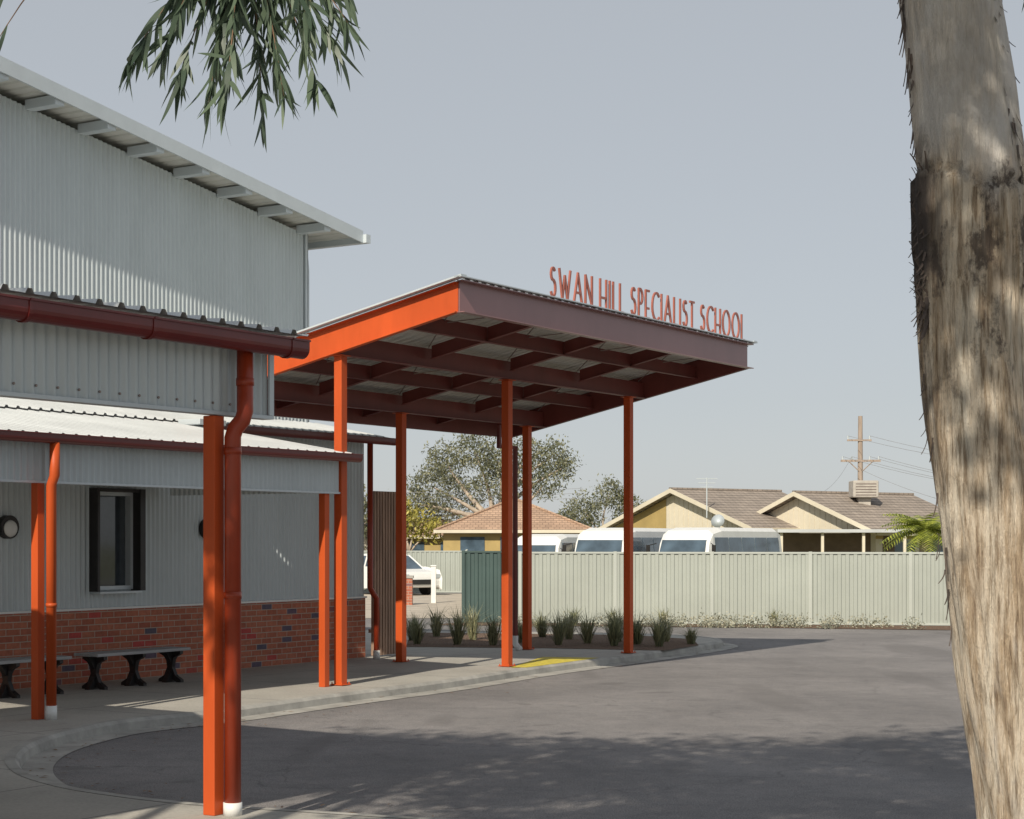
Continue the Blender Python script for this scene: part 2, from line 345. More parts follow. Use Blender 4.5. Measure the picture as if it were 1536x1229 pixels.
# ------------------------------------------------------------------ lettering
def arc(cx,cy,rx,ry,a0,a1,n=14): return [(cx+rx*math.cos(math.radians(a0+(a1-a0)*k/n)),cy+ry*math.sin(math.radians(a0+(a1-a0)*k/n))) for k in range(n+1)]
G={'S':(.40,[arc(.2,.77,.16,.2,35,270,12)+arc(.2,.3,.19,.27,90,-150,14)[1:]]),
'W':(.92,[[(0,1),(.25,0),(.46,.8),(.67,0),(.92,1)]]),
'A':(.66,[[(0,0),(.33,1),(.66,0)],[(.11,.33),(.55,.33)]]),
'N':(.56,[[(0,0),(0,1),(.56,0),(.56,1)]]),
'H':(.54,[[(0,0),(0,1)],[(.54,0),(.54,1)],[(0,.36),(.54,.36)]]),
'I':(.0,[[(0,0),(0,1)]]),'L':(.32,[[(0,1),(0,0),(.32,0)]]),
'P':(.36,[[(0,0),(0,1),(.12,1)]+arc(.12,.73,.24,.27,90,-90,10)+[(0,.46)]]),
'E':(.34,[[(.34,1),(0,1),(0,0),(.34,0)],[(0,.36),(.3,.36)]]),
'C':(.60,[arc(.40,.5,.40,.5,50,310,20)]),'O':(.78,[arc(.39,.5,.39,.5,0,360,28)]),
'T':(.44,[[(0,1),(.44,1)],[(.22,0),(.22,1)]])}
txt='SWAN HILL SPECIALIST SCHOOL'
gap=.31; adv=0; lay=[]
for ch in txt:
    if ch==' ': adv+=.42; continue
    lay.append((ch,adv)); adv+=G[ch][0]+gap
adv-=gap
sx=6.27/adv; hgt=.41; z0=zb(B0)+H+.06; a_s=2.16; th=.0165; bb=B0-.03; dp=.013
sg=empty('school_sign_lettering',AB)
m=MB()
for ch,x in lay:
    for st in G[ch][1]:
        pts=[(a_s+(x+px)*sx,z0+py*hgt) for px,py in st]
        for (x0,y0),(x1,y1) in zip(pts[:-1],pts[1:]):
            dx,dy=x1-x0,y1-y0; l=math.hypot(dx,dy); 
            if l<1e-5: continue
            ex=.3*th if len(st)>8 else .45*th
            ux,uy=dx/l,dy/l; nx,ny=-uy*th,ux*th; xa,ya=x0-ux*ex,y0-uy*ex; xb,yb=x1+ux*ex,y1+uy*ex
            d=random.uniform(-.0008,.0008)
            m.hexa([(xa-nx,bb-dp+d,ya-ny),(xb-nx,bb-dp+d,yb-ny),(xb-nx,bb+dp+d,yb-ny),(xa-nx,bb+dp+d,ya-ny),(xa+nx,bb-dp+d,ya+ny),(xb+nx,bb-dp+d,yb+ny),(xb+nx,bb+dp+d,yb+ny),(xa+nx,bb+dp+d,ya+ny)])
m.obj('letters',M_letter,sg)
m=MB()
for ch,x in lay:
    for fx in([0,1] if G[ch][0]>.5 else [.5]):
        k=a_s+(x+fx*G[ch][0])*sx; m.box((k-.006,bb-.006,z0-.047),(k+.006,bb+.006,z0-.014))
m.obj('mounting_pins',M_letter,sg)

# ------------------------------------------------------------------ school building
sch=empty('school_building',AB)
WB=4.2; WA=4.62
ztop=lambda a:7.93-.143*(a+1.93)
corr(-16,WA,lambda t:((t,WB,3.4),(t,WB,ztop(t)-.02)),(0,-1,0),.09,.013).obj('tall_wall_cladding',M_galv,sch,True)
m=MB(); m.hexa([(-16,WB+.03,0),(WA-.03,WB+.03,0),(WA-.03,16,0),(-16,16,0),(-16,WB+.03,ztop(-16)-.05),(WA-.03,WB+.03,ztop(WA)-.05),(WA-.03,16,ztop(WA)-.05),(-16,16,ztop(-16)-.05)]); m.obj('tall_wall_core',M_galv,sch)
corr(WB,15.9,lambda t:((WA,t,0),(WA,t,ztop(WA)-.03)),(1,0,0),.09,.012).obj('tall_end_wall_cladding',M_galv,sch,True)
m=MB(); m.box((WA-.03,WB-.035,3.5),(WA+.035,WB-.0125,ztop(WA)-.02)); m.box((WA+.014,WB-.035,3.5),(WA+.035,WB+.06,ztop(WA)-.02)); m.obj('corner_flashing',M_trim,sch)
EB=3.60; EA=WA+.75
corr(-16,EA,lambda t:((t,EB,ztop(t)+.10),(t,16.2,ztop(t)+.10)),(0,0,1),.19,.012,'trap').obj('tall_roof_sheeting',M_soff,sch)
m=MB(); 
m.hexa([(-16,EB-.035,ztop(-16)+.0),(EA,EB-.035,ztop(EA)+.0),(EA,EB-.004,ztop(EA)),(-16,EB-.004,ztop(-16)),(-16,EB-.035,ztop(-16)+.2),(EA,EB-.035,ztop(EA)+.2),(EA,EB-.004,ztop(EA)+.2),(-16,EB-.004,ztop(-16)+.2)])
m.box((EA+.0,EB-.1,ztop(EA)+.0),(EA+.12,16.2,ztop(EA)+.14))
m.obj('roof_barge_flashing',M_trim,sch)
m=MB(); a=-12.2
while a<EA-.3:
    m.beam((a,EB+.01,ztop(a)-.06),(a,WB-.01,ztop(a)-.06),.16,.13); a+=.98
m.obj('roof_outriggers',M_trim,sch)
m=MB(); m.tube([(WA+.5,WB+.5,ztop(EA)+.02),(WA+.14,WB+.1,ztop(EA)-.3),(WA+.1,WB+.05,ztop(EA)-.5),(WA+.1,WB+.05,3.6)],.045,8); m.obj('tall_downpipe',M_trim,sch,True)
BW=3.15; LA=4.87
m=MB(); m.box((-16,BW,0),(LA,BW+.25,.97)); m.box((LA-.25,BW+.25,0),(LA,4.1,.97)); m.obj('brick_dado',M_brick,sch)
m=MB(); m.box((-16,BW-.02,.972),(LA+.02,BW+.24,1.0)); m.obj('dado_sill_flashing',M_white,sch)
wa0,wa1,wz0,wz1=-1.27,-.52,1.24,2.57
wp=lambda z0_,z1_:(lambda t:((t,BW+.03,z0_),(t,BW+.03,z1_)))
for nm,a0,a1,z0_,z1_ in(('wall_cladding_left',-16,wa0,1.0,3.5),('wall_cladding_right',wa1,LA,1.0,3.5),('wall_cladding_below',wa0,wa1,1.0,wz0),('wall_cladding_above',wa0,wa1,wz1,3.5)):
    corr(a0,a1,wp(z0_,z1_),(0,-1,0),.09,.013).obj(nm,M_galv,sch,True)
m=MB(); m.box((-16,BW+.42,1.001),(LA-.05,4.18,3.5)); m.obj('wall_core',M_bluebrick,sch)
m=MB(); m.box((LA-.04,BW+.04,1.0),(LA,4.19,3.5)); m.obj('low_end_wall',M_galv,sch)
win=empty('window',None); win.parent=sch
m=MB(); t=.045
m.box((wa0-t,BW-.14,wz0-.02),(wa0,BW+.1,wz1+t)); m.box((wa1,BW-.16,wz0-.02),(wa1+.10,BW+.1,wz1+t)); m.box((wa0,BW-.14,wz1),(wa1,BW+.1,wz1+t)); m.obj('window_shroud',M_black,win)
m=MB(); m.box((wa0-.02,BW-.16,wz0-.05),(wa1+.02,BW+.1,wz0-.022))
f=.05
m.box((wa0+.001,BW-.02,wz0),(wa0+f,BW+.12,wz1-.001)); m.box((wa1-f,BW-.02,wz0),(wa1-.001,BW+.12,wz1-.001)); m.box((wa0+f,BW-.02,wz1-f),(wa1-f,BW+.12,wz1-.001)); m.box((wa0+f,BW-.02,wz0),(wa1-f,BW+.12,wz0+f)); m.obj('window_frame',M_trim,win)
m=MB(); m.box((wa0+.05,BW+.08,wz0+.05),(wa1-.05,BW+.086,wz1-.05)); m.obj('window_glass',M_glass,win)
for i,a in enumerate((-2.78,1.02)):
    m=MB(); m.tube([(a,BW+.02,2.08),(a,BW-.07,2.08)],.15,24); m.obj('wall_light_housing_%d'%i,M_black,sch)
    m=MB(); m.tube([(a,BW-.069,2.06),(a,BW-.09,2.06),(a,BW-.1,2.06)],[.11,.10,.05],24); m.obj('wall_light_diffuser_%d'%i,M_white,sch,True)
vz=lambda b_:3.05+.17*(b_+.15)
corr(-8.4,.18,lambda t:((t,-.17,vz(-.17)),(t,2.85,vz(2.85))),(0,0,1),.19,.014,'trap').obj('verandah_roof_sheeting',M_galvroof,sch)
corr(-16,LA+.15,lambda t:((t,2.78,3.59),(t,4.18,3.86)),(0,0,1),.19,.014,'trap').obj('low_roof_sheeting',M_galvroof,sch)
def gutter(m,a0,a1,b_,z,r=.065):
    n=10; i0=len(m.v)
    P=[(b_+r,z+r*.9)]+[(b_+r*math.cos(math.pi*k/n),z-r*math.sin(math.pi*k/n)) for k in range(n+1)]+[(b_-r,z+r*.9),(b_-r-.012,z+r*.95),(b_-r-.012,z+r*.75)]
    for a in(a0,a1):
        for q in P: m.v.append((a,q[0],q[1]))
    k=len(P)
    for j in range(k-1): m.f.append((i0+j,i0+k+j,i0+k+j+1,i0+j+1))
    m.f.append(tuple(i0+j for j in range(k-2))); m.f.append(tuple(i0+k+j for j in range(k-2))[::-1])
m=MB(); gutter(m,-8.3,.2,-.22,2.99,.055); m.obj('verandah_gutter',M_dred,sch)
m=MB(); gutter(m,.22,LA+.25,2.74,3.52,.06); m.obj('low_roof_gutter',M_dred,sch)
corr(-8.4,.1,lambda t:((t,-.02,2.54),(t,-.02,3.0)),(0,-1,0),.09,.011).obj('verandah_valance',M_galv,sch,True)
corr(0,3.05,lambda t:((.12,t-.02,2.54),(.12,t-.02,vz(t)-.05)),(1,0,0),.09,.010).obj('verandah_valance_end',M_galv,sch,True)
m=MB(); m.box((-8.4,.0,2.52),(.1,.08,2.60)); m.box((-8.4,-.045,2.52),(.14,-.035,2.545)); m.obj('valance_edge_beam',M_trim,sch)
m=MB(); w=.05
for a,b_ in((-.22,.04),(-5.22,.0)):
    m.box((a-w,b_-w,0),(a+w,b_+w,2.52))
m.obj('verandah_posts',M_red,sch,bevel=.005)
m=MB(); m.tube([(-5.18,-.21,2.95),(-5.18,-.21,2.6),(-5.18,-.16,2.5),(-5.18,-.16,.14)],.055,12); m.tube([(-5.18,-.16,1.2),(-5.18,-.16,1.24)],.06,12); m.obj('verandah_downpipe',M_red,sch,True)
m=MB(); m.tube([(-5.18,-.16,0),(-5.18,-.16,.15)],.062,12); m.obj('verandah_downpipe_boot',M_white,sch,True)
m=MB(); m.tube([(4.50,2.78,3.50),(4.50,2.78,1.15),(4.56,2.76,1.05),(4.62,2.74,.98),(4.62,2.74,.12)],.048,12); m.obj('corner_downpipe',M_pipe,sch,True)
m=MB(); m.tube([(4.62,2.74,0),(4.62,2.74,.14)],.056,12); m.obj('corner_downpipe_boot',M_white,sch,True)
m=MB(); m.box((-.2,2.2,3.5),(.35,2.6,3.58)); m.obj('roof_vents',M_trim,sch,bevel=.01)
# front wing
fz=lambda b_:3.36+.055*(b_+6.4)
corr(-17,-8.7,lambda t:((t,-6.42,fz(-6.42)+.02),(t,.2,fz(.2)+.02)),(0,0,1),.19,.016,'trap').obj('wing_roof_sheeting',M_galvroof,sch)
m=MB(); gutter(m,-17,-8.70,-6.36,3.27,.068)
for a in(-12.4,-11.35,-10.3,-8.9): gutter(m,a,a+.03,-6.36,3.266,.074)
m.obj('wing_gutter',M_dred,sch)
corr(-17,-8.80,lambda t:((t,-6.12,2.80),(t,-6.12,3.3)),(0,-1,0),.09,.011).obj('wing_valance',M_galv,sch,True)
corr(-6.10,-5.85,lambda t:((-8.78,t,2.80),(-8.78,t,fz(t)-.04)),(1,0,0),.09,.010).obj('wing_valance_end',M_galv,sch,True)
m=MB(); m.box((-17,-6.15,2.775),(-8.76,-6.04,2.80)); m.box((-8.81,-6.15,2.802),(-8.76,-6.133,3.3)); m.obj('wing_valance_trim',M_trim,sch)
m=MB(); a=-13.0
while a<-8.9: m.tube([(a,-6.131,2.855),(a,-6.140,2.855)],.009,6); a+=.18
m.obj('valance_fixings',M_rod,sch)
m=MB(); m.box((-17,-6.09,3.0),(-8.85,-6.03,3.2)); m.box((-8.88,-6.02,3.2),(-8.82,.1,3.36)); m.obj('wing_beam',M_redshade,sch)
m=MB()
a=-16.5
while a<-8.9: m.box((a,-6.02,3.2),(a+.05,.1,3.3)); a+=1.2
m.obj('wing_rafters',M_redshade,sch)
m=MB(); w=.052
for a,b_ in((-9.33,-6.08),(-13.4,-6.08),(-10.2,-2.9),(-13.4,-2.9)): m.box((a-w,b_-w,0),(a+w,b_+w,2.77 if b_<-5 else 3.19))
m.obj('wing_posts',M_red,sch,bevel=.006)
m=MB(); m.tube([(-9.22,-6.27,3.24),(-9.22,-6.27,2.80),(-9.235,-6.26,2.74),(-9.27,-6.225,2.68),(-9.28,-6.21,2.62),(-9.28,-6.21,.08)],.058,20)
for z in(1.5,2.5): m.tube([(-9.28,-6.21,z),(-9.28,-6.21,z+.05)],.062,20)
m.tube([(-9.22,-6.27,2.98),(-9.22,-6.27,3.03)],.063,20)
m.obj('wing_downpipe',M_pipe,sch,True)
m=MB(); m.tube([(-9.28,-6.21,0),(-9.28,-6.21,.09)],.066,16); m.obj('wing_downpipe_boot',M_white,sch,True)

# timber batten screen
scn=empty('timber_batten_screen',AB)
m=MB(); a=4.92
while a<5.75: m.box((a,3.0,.03),(a+.050,3.07,2.72)); a+=.078
m.obj('battens',M_timber,scn)
m=MB(); 
for z in(.4,1.4,2.4): m.box((4.9,3.071,z),(5.74,3.11,z+.06))
m.obj('rails',M_timber,scn)

# benches
def bench(a0,a1):
    e=empty('bench',AB@Matrix.Translation((a0,2.32,0))); L=a1-a0
    m=MB()
    for k in range(3): m.box((0,-.21+k*.145,.425),(L,-.075+k*.145,.465))
    m.obj('seat',M_plank,e,bevel=.006)
    m=MB()
    for x in(.16,L/2,L-.16):
        pr=[(-.20,0),(-.20,.035),(-.10,.09),(-.045,.2),(-.07,.33),(-.19,.385),(-.19,.424),(.19,.424),(.19,.385),(.07,.33),(.045,.2),(.10,.09),(.20,.035),(.20,0),(.12,0),(0,.07),(-.12,0)]
        i=len(m.v); n=len(pr)
        for dx in(-.03,.03):
            for y,z in pr: m.v.append((x+dx,y,z))
        m.f.append(tuple(i+j for j in range(n))); m.f.append(tuple(i+n+j for j in range(n))[::-1])
        for j in range(n): m.f.append((i+j,i+(j+1)%n,i+n+(j+1)%n,i+n+j))
        m.hexa([(x-.14,-.04,0),(x+.14,-.04,0),(x+.14,.04,0),(x-.14,.04,0),(x-.035,-.035,.16),(x+.035,-.035,.16),(x+.035,.035,.16),(x-.035,.035,.16)])
        m.hexa([(x-.035,-.035,.26),(x+.035,-.035,.26),(x+.035,.035,.26),(x-.035,.035,.26),(x-.15,-.04,.424),(x+.15,-.04,.424),(x+.15,.04,.424),(x-.15,.04,.424)])
    m.obj('legs',M_black,e)
bench(-2.22,-.48); bench(-4.4,-2.66)

# ------------------------------------------------------------------ fence
def fence(name,p,q,h,mat,pm,panel=2.35,base=-.12):
    p=Vector(p); q=Vector(q); d=q-p; L=d.length; an=math.atan2(d.y,d.x)
    e=empty(name,Matrix.Translation((p.x,p.y,base))@Matrix.Rotation(an,4,'Z'))
    corr(0,L,lambda t:((t,0,.03),(t,0,h-.02)),(0,-1,0),.19,.012,'sq').obj('infill_sheets',mat,e)
    m=MB(); x=0
    while x<=L+.01: m.box((x-.04,-.035,0),(x+.04,.03,h+.01)); x+=panel
    m.box((0,-.026,h-.045),(L,.022,h)); m.box((0,-.026,.02),(L,.022,.07)); m.obj('posts_and_rails',pm,e)
fence('boundary_fence',(.2,44.3),(34,39.0),1.76,M_fence,M_fencep)
fence('boundary_fence',(-1.85,70),(-14,72),1.65,M_fence,M_fencep)
fence('boundary_fence',(-1.22,45),(-1.75,69.8),1.7,M_fence,M_fencep)
fence('fence_shadow_section',(-1.2,44.5),(.14,44.3),1.78,M_fenceshade,M_fenceshade,1.33)  # no gate here: dark green section painted in for a shadow on the fence

# ------------------------------------------------------------------ vehicles
def extrude_profile(m,pr,x0,x1):
    i=len(m.v); n=len(pr)
    for x in(x0,x1):
        for y,z in pr: m.v.append((x,y,z))
    m.f.append(tuple(i+j for j in range(n))[::-1]); m.f.append(tuple(i+n+j for j in range(n)))
    for j in range(n): m.f.append((i+j,i+(j+1)%n,i+n+(j+1)%n,i+n+j)[::-1])
def wheel(m,x,y,r,w=.2): m.tube([(x-w/2,y,r),(x+w/2,y,r)],r,20)
def minibus(loc,rot):
    e=empty('minibus',Matrix.Translation(loc)@Matrix.Rotation(rot,4,'Z'))
    W=.98; L=6.4
    m=MB(); secs=[(-.02,.35,1.05,1.15,.86),(.0,.3,1.25,1.33,.95),(.28,.3,1.30,1.98,.97),(.55,.3,1.30,2.26,.98),(1.2,.3,1.3,2.36,1),(L-.5,.3,1.3,2.36,1),(L-.12,.3,1.3,2.25,.98),(L,.35,1.3,1.9,.95)]
    n=10
    for y,z0_,zbelt,zr,k in secs:
        w=W*k; top=max(zr-.12,zbelt); wr=w*.90
        ring=[(-w*.96,z0_),(w*.96,z0_),(w,z0_+.1),(w,zbelt),(wr,top),(wr-.16,zr),(-wr+.16,zr),(-wr,top),(-w,zbelt),(-w,z0_+.1)]
        for x,z in ring: m.v.append((x,y,z))
    for i in range(len(secs)-1):
        for j in range(n): m.f.append((i*n+j,i*n+(j+1)%n,(i+1)*n+(j+1)%n,(i+1)*n+j))
    m.f.append(tuple(range(n))); m.f.append(tuple((len(secs)-1)*n+j for j in range(n))[::-1])
    m.obj('body',M_white,e)
    m=MB()
    m.hexa([(-.80,-.03,1.36),(.80,-.03,1.36),(.80,.08,1.36),(-.80,.08,1.36),(-.76,.235,1.96),(.76,.235,1.96),(.76,.35,1.96),(-.76,.35,1.96)]); m.obj('windscreen',M_vglass,e)
    m=MB()
    for s in(-1,1):
        y=.62
        for k in range(5):
            xo=s*(W+.016); xi=s*(W-.05); xo2=s*(W*.925+.018); xi2=s*(W*.925-.05)
            m.hexa([(xi,y,1.36),(xo,y,1.36),(xo,y+1.0,1.36),(xi,y+1.0,1.36),(xi2,y,2.04),(xo2,y,2.04),(xo2,y+1.0,2.04),(xi2,y+1.0,2.04)]); y+=1.08
    m.obj('side_windows',M_vglass,e)
    m=MB(); m.box((-.6,-.05,.55),(.6,-.01,.8)); 
    for s in(-1,1):
        for y in(1.2,5.0): wheel(m,s*.88,y,.36,.24)
    m.obj('wheels_and_grille',M_rubber,e)
    m=MB(); 
    for s in(-1,1): m.box((s*1.14-.06,-.05,1.5),(s*1.14+.06,.0,1.8)); m.tube([(s*.95,.2,1.85),(s*1.14,-.02,1.78)],.015,6)
    m.obj('mirrors',M_black,e)
minibus((2.75,58,-.02),math.radians(-24))
minibus((5.35,57,-.02),math.radians(-30))
minibus((.75,64,-.20),math.radians(-20))
def car(loc,rot):
    e=empty('parked_car',Matrix.Translation(loc)@Matrix.Rotation(rot,4,'Z'))
    m=MB(); extrude_profile(m,[(0,.3),(-.02,.62),(.12,.88),(.95,.98),(4.1,1.0),(4.25,.85),(4.28,.35)],-.88,.88); m.obj('body',M_white,e,bevel=.08)
    m=MB(); m.hexa([(-.80,.95,.95),(.80,.95,.95),(.80,4.1,.97),(-.80,4.1,.97),(-.64,1.75,1.48),(.64,1.75,1.48),(.64,3.6,1.48),(-.64,3.6,1.48)]); m.obj('cabin_glass',M_vglass,e,bevel=.03)
    m=MB(); m.hexa([(-.65,1.75,1.47),(.65,1.75,1.47),(.65,3.6,1.47),(-.65,3.6,1.47),(-.58,1.85,1.53),(.58,1.85,1.53),(.58,3.5,1.53),(-.58,3.5,1.53)])
    for s in(-1,1):
        for y0,y1 in((.97,1.76),(4.09,3.59)): m.tube([(s*.81,y0,.96),(s*.655,y1,1.48)],.035,6)
        m.tube([(s*.815,2.6,.97),(s*.66,2.6,1.48)],.035,6)
    m.obj('roof_and_pillars',M_white,e)
    m=MB(); 
    for s in(-1,1):
        for y in(.85,3.4): wheel(m,s*.80,y,.32,.2)
    m.box((-.5,-.035,.42),(.5,-.005,.6)); m.obj('wheels',M_rubber,e)
    m=MB(); 
    for s in(-1,1):
        for y in(.85,3.4): m.tube([(s*.905,y,.32),(s*.915,y,.32)],.19,14)
    m.obj('hubcaps',M_trim,e)
    m=MB()
    for s in(-1,1): m.box((s*.7-.14,-.03,.66),(s*.7+.14,.03,.8))
    m.obj('lamps',M_trim,e)
car((-3.35,66.5,-.12),math.radians(38))
e=empty('bollard',Matrix.Translation((-2.55,58.6,-.12)))
m=MB(); m.box((-.08,-.08,0),(.08,.08,1.2)); m.box((-.1,-.1,1.2),(.1,.1,1.24)); m.obj('post',M_white,e,bevel=.015)
e=empty('brick_pillar',Matrix.Translation((-3.35,57,-.12))); m=MB(); m.box((-.2,-.2,0),(.2,.2,.85)); m.obj('shaft',M_brick,e); m=MB(); m.box((-.23,-.23,.85),(.23,.23,.93)); m.obj('cap',M_kerb,e)

# ------------------------------------------------------------------ houses
def gable(e,tag,ox,oy,rot,w,L,ze,zr,ov=.5,base=-.15,left_yellow=False):
    T=Matrix.Translation((ox,oy,0))@Matrix.Rotation(rot,4,'Z')
    sub=bpy.data.objects.new(tag,None); COL.objects.link(sub); sub.parent=e; sub.matrix_world=T
    hw=w/2
    m=MB()
    m.v=[(0,-hw,base),(0,hw,base),(0,hw,ze),(0,0,zr),(0,-hw,ze),(L,-hw,base),(L,hw,base),(L,hw,ze),(L,0,zr),(L,-hw,ze)]
    m.f=[(0,4,3,2,1),(5,6,7,8,9),(0,5,9,4),(1,2,7,6)]
    m.obj('walls',M_cream,sub)
    sl=(zr-ze)/hw; yo=hw+ov; zo=ze-sl*ov
    m=MB()
    for s in(-1,1):
        m.hexa([(-ov,s*0,zr+.03),(L+ov,0,zr+.03),(L+ov,s*yo,zo+.03),(-ov,s*yo,zo+.03),(-ov,0,zr+.15),(L+ov,0,zr+.15),(L+ov,s*yo,zo+.15),(-ov,s*yo,zo+.15)])
    m.obj('tiled_roof',M_tile2,sub)
    m=MB()
    for s in(-1,1): m.hexa([(-ov-.04,0,zr-.04),(-ov-.003,0,zr-.04),(-ov-.003,s*yo,zo-.04),(-ov-.04,s*yo,zo-.04),(-ov-.04,0,zr+.17),(-ov-.003,0,zr+.17),(-ov-.003,s*yo,zo+.17),(-ov-.04,s*yo,zo+.17)])
    m.box((-ov,-yo-.1,zo-.02),(L+ov,-yo-.003,zo+.13))
    m.obj('barge_boards',M_cream,sub)
    m=MB(); 
    if left_yellow: m.poly([(-.02,0.9,ze-.05),(-.02,hw,ze-.05),(-.02,.9,zr-.9*sl)])
    m.box((.0,-hw-.02,ze-.35),(L,-hw-.003,ze-.05)); m.obj('ochre_panel',M_yellow,sub)
    m=MB()
    k=-hw+.35
    while k<hw-.3:
        if not(left_yellow and k>.8):
            m.box((-.022,k-.012,ze-.4),(-.002,k+.012,zr-abs(k)*sl-.03))
        k+=.35
    m.obj('gable_boards',M_cream,sub)
    m=MB(); x=1.0
    while x<L-1: m.box((x,-hw-.04,base+.9),(x+1.5,-hw-.005,ze-.4)); x+=2.7
    m.obj('windows',M_vglass,sub)
    m=MB(); m.box((-ov,-.12,zr+.12),(L+ov,.12,zr+.22)); m.obj('ridge_capping',M_tile2,sub)
    return sub
h=empty('gabled_house')
r=math.radians(35)
gable(h,'wing_a',8.13,88,r,10.6,6.3,2.55,4.3,left_yellow=True)
gable(h,'wing_b',13.6,84.5,r,9.4,7.0,2.35,4.05)
m=MB(); m.box((11.6,78.6,2.28),(17.4,81,2.42)); m.obj('carport_roof',M_galvroof,h)
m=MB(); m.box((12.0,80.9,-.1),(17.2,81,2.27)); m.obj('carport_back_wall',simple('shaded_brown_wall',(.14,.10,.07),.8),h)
m=MB(); 
for x in(11.8,13.6,15.4,17.2): m.box((x-.06,78.8,-.1),(x+.06,78.92,2.28))
m.obj('carport_posts',M_cream,h)
m=MB(); m.box((16.0,84.4,3.95),(17.2,85.6,4.75)); m.box((16.3,84.7,3.5),(16.9,85.3,3.95)); m.obj('evaporative_cooler',simple('cooler_beige',(.40,.37,.33),.7),h,bevel=.05)
m=MB(); 
for k in range(5): m.box((16.12,84.385,4.05+k*.13),(17.08,84.397,4.09+k*.13))
m.obj('cooler_louvres',M_rod,h)
m=MB(); m.tube([(9.2,85,3.0),(9.2,85,4.9)],.03,6)
for z,wd in((4.85,.5),(4.65,.4),(4.45,.3)): m.tube([(9.2-wd,85,z),(9.2+wd,85,z)],.02,5)
m.obj('tv_antenna',M_trim,h)
m=MB(); m.tube([(9.45,82,2.72),(9.42,81.95,2.76),(9.35,81.8,2.82)],[.05,.22,.32],16); m.tube([(9.45,82,2.4),(9.45,82,2.74)],.03,6); m.obj('satellite_dish',M_trim,h,True)
def hip(name,cx,cy,w,d,ze,zr,ridge,wallmat,tile,base=-.15):
    e=empty(name); hw,hd=w/2,d/2; o=.5
    m=MB(); m.box((cx-hw,cy-hd,base),(cx+hw,cy+hd,ze)); m.obj('walls',wallmat,e)
    m=MB(); a=[(cx-hw-o,cy-hd-o,ze),(cx+hw+o,cy-hd-o,ze),(cx+hw+o,cy+hd+o,ze),(cx-hw-o,cy+hd+o,ze),(cx-ridge/2,cy,zr),(cx+ridge/2,cy,zr)]
    m.v=[(x,y,z+.01) for x,y,z in a]; m.f=[(0,1,5,4),(1,2,5),(2,3,4,5),(3,0,4),(3,2,1,0)]; m.obj('tiled_roof',tile,e)
    m=MB(); m.box((cx-hw-o-.05,cy-hd-o-.08,ze-.12),(cx+hw+o+.05,cy-hd-o-.003,ze+.06)); m.obj('eave_gutter',M_cream,e)
    m=MB()
    for q in(.12,.4,.68): m.box((cx-hw+q*w,cy-hd-.04,ze-1.5),(cx-hw+q*w+w*.17,cy-hd-.005,ze-.35))
    m.obj('windows',M_vglass,e)
    m=MB()
    for c0,c1 in((0,4),(1,5)): m.tube([Vector(a[c0])+Vector((0,0,.05)),Vector(a[c1])+Vector((0,0,.05))],.09,6)
    m.tube([Vector(a[4])+Vector((0,0,.05)),Vector(a[5])+Vector((0,0,.05))],.09,6); m.obj('ridge_capping',tile,e)
hip('tiled_house',.15,110,8.4,8,2.5,4.35,.6,M_yellow,M_tile1)
hip('tiled_house',-6.6,125,10,8,2.2,3.4,3,M_yellow,M_tile1)
hip('tiled_house',-13,118,9,8,2.5,4.0,3,M_cream,M_tile2)
hip('tiled_house',27,100,9,8,2.4,4.0,3,M_cream,M_tile2)

# power pole
pp=empty('power_pole'); px,py=19.35,100
m=MB(); m.tube([(px,py,-.15),(px,py,8.85)],[.19,.12],10); m.obj('pole',M_pole,pp)
m=MB(); m.box((px-1.1,py-.16,6.3),(px+1.1,py-.06,6.42)); m.box((px-.75,py-.16,7.45),(px+.6,py-.06,7.55)); m.tube([(px-.7,py-.11,6.36),(px,py-.1,5.7)],.03,5); m.tube([(px+.7,py-.11,6.36),(px,py-.1,5.7)],.03,5); m.obj('crossarms',M_pole,pp)
m=MB()
for x in(-1,-.5,.5,1): m.tube([(px+x,py-.11,6.42),(px+x,py-.11,6.6)],.05,6)
for x in(-.7,.5): m.tube([(px+x,py-.11,7.55),(px+x,py-.11,7.75)],.05,6)
m.obj('insulators',M_trim,pp)
m=MB()
def wire(p,q,sag,r=.010):
    p=Vector(p);q=Vector(q); m.tube([p.lerp(q,k/12)-Vector((0,0,sag*4*(k/12)*(1-k/12))) for k in range(13)],r,4,False)
for x in(-1,-.5,.5,1): wire((px+x,py-.11,6.6),(px+8+x,py-25,3.6),.5); 
for x in(-.7,.5): wire((px+x,py-.11,7.75),(px+8+x,py-25,4.8),.5)
wire((px,py,5.9),(px+4.2,py-14,3.2),.3); wire((px-.5,py-.11,6.6),(14.5,86,4.1),.4)
for zz_ in(4.6,4.9,5.2): wire((4.4,112,zz_),(-14,118,zz_+.1),.25,.010)
m.obj('wires',M_wire,pp)

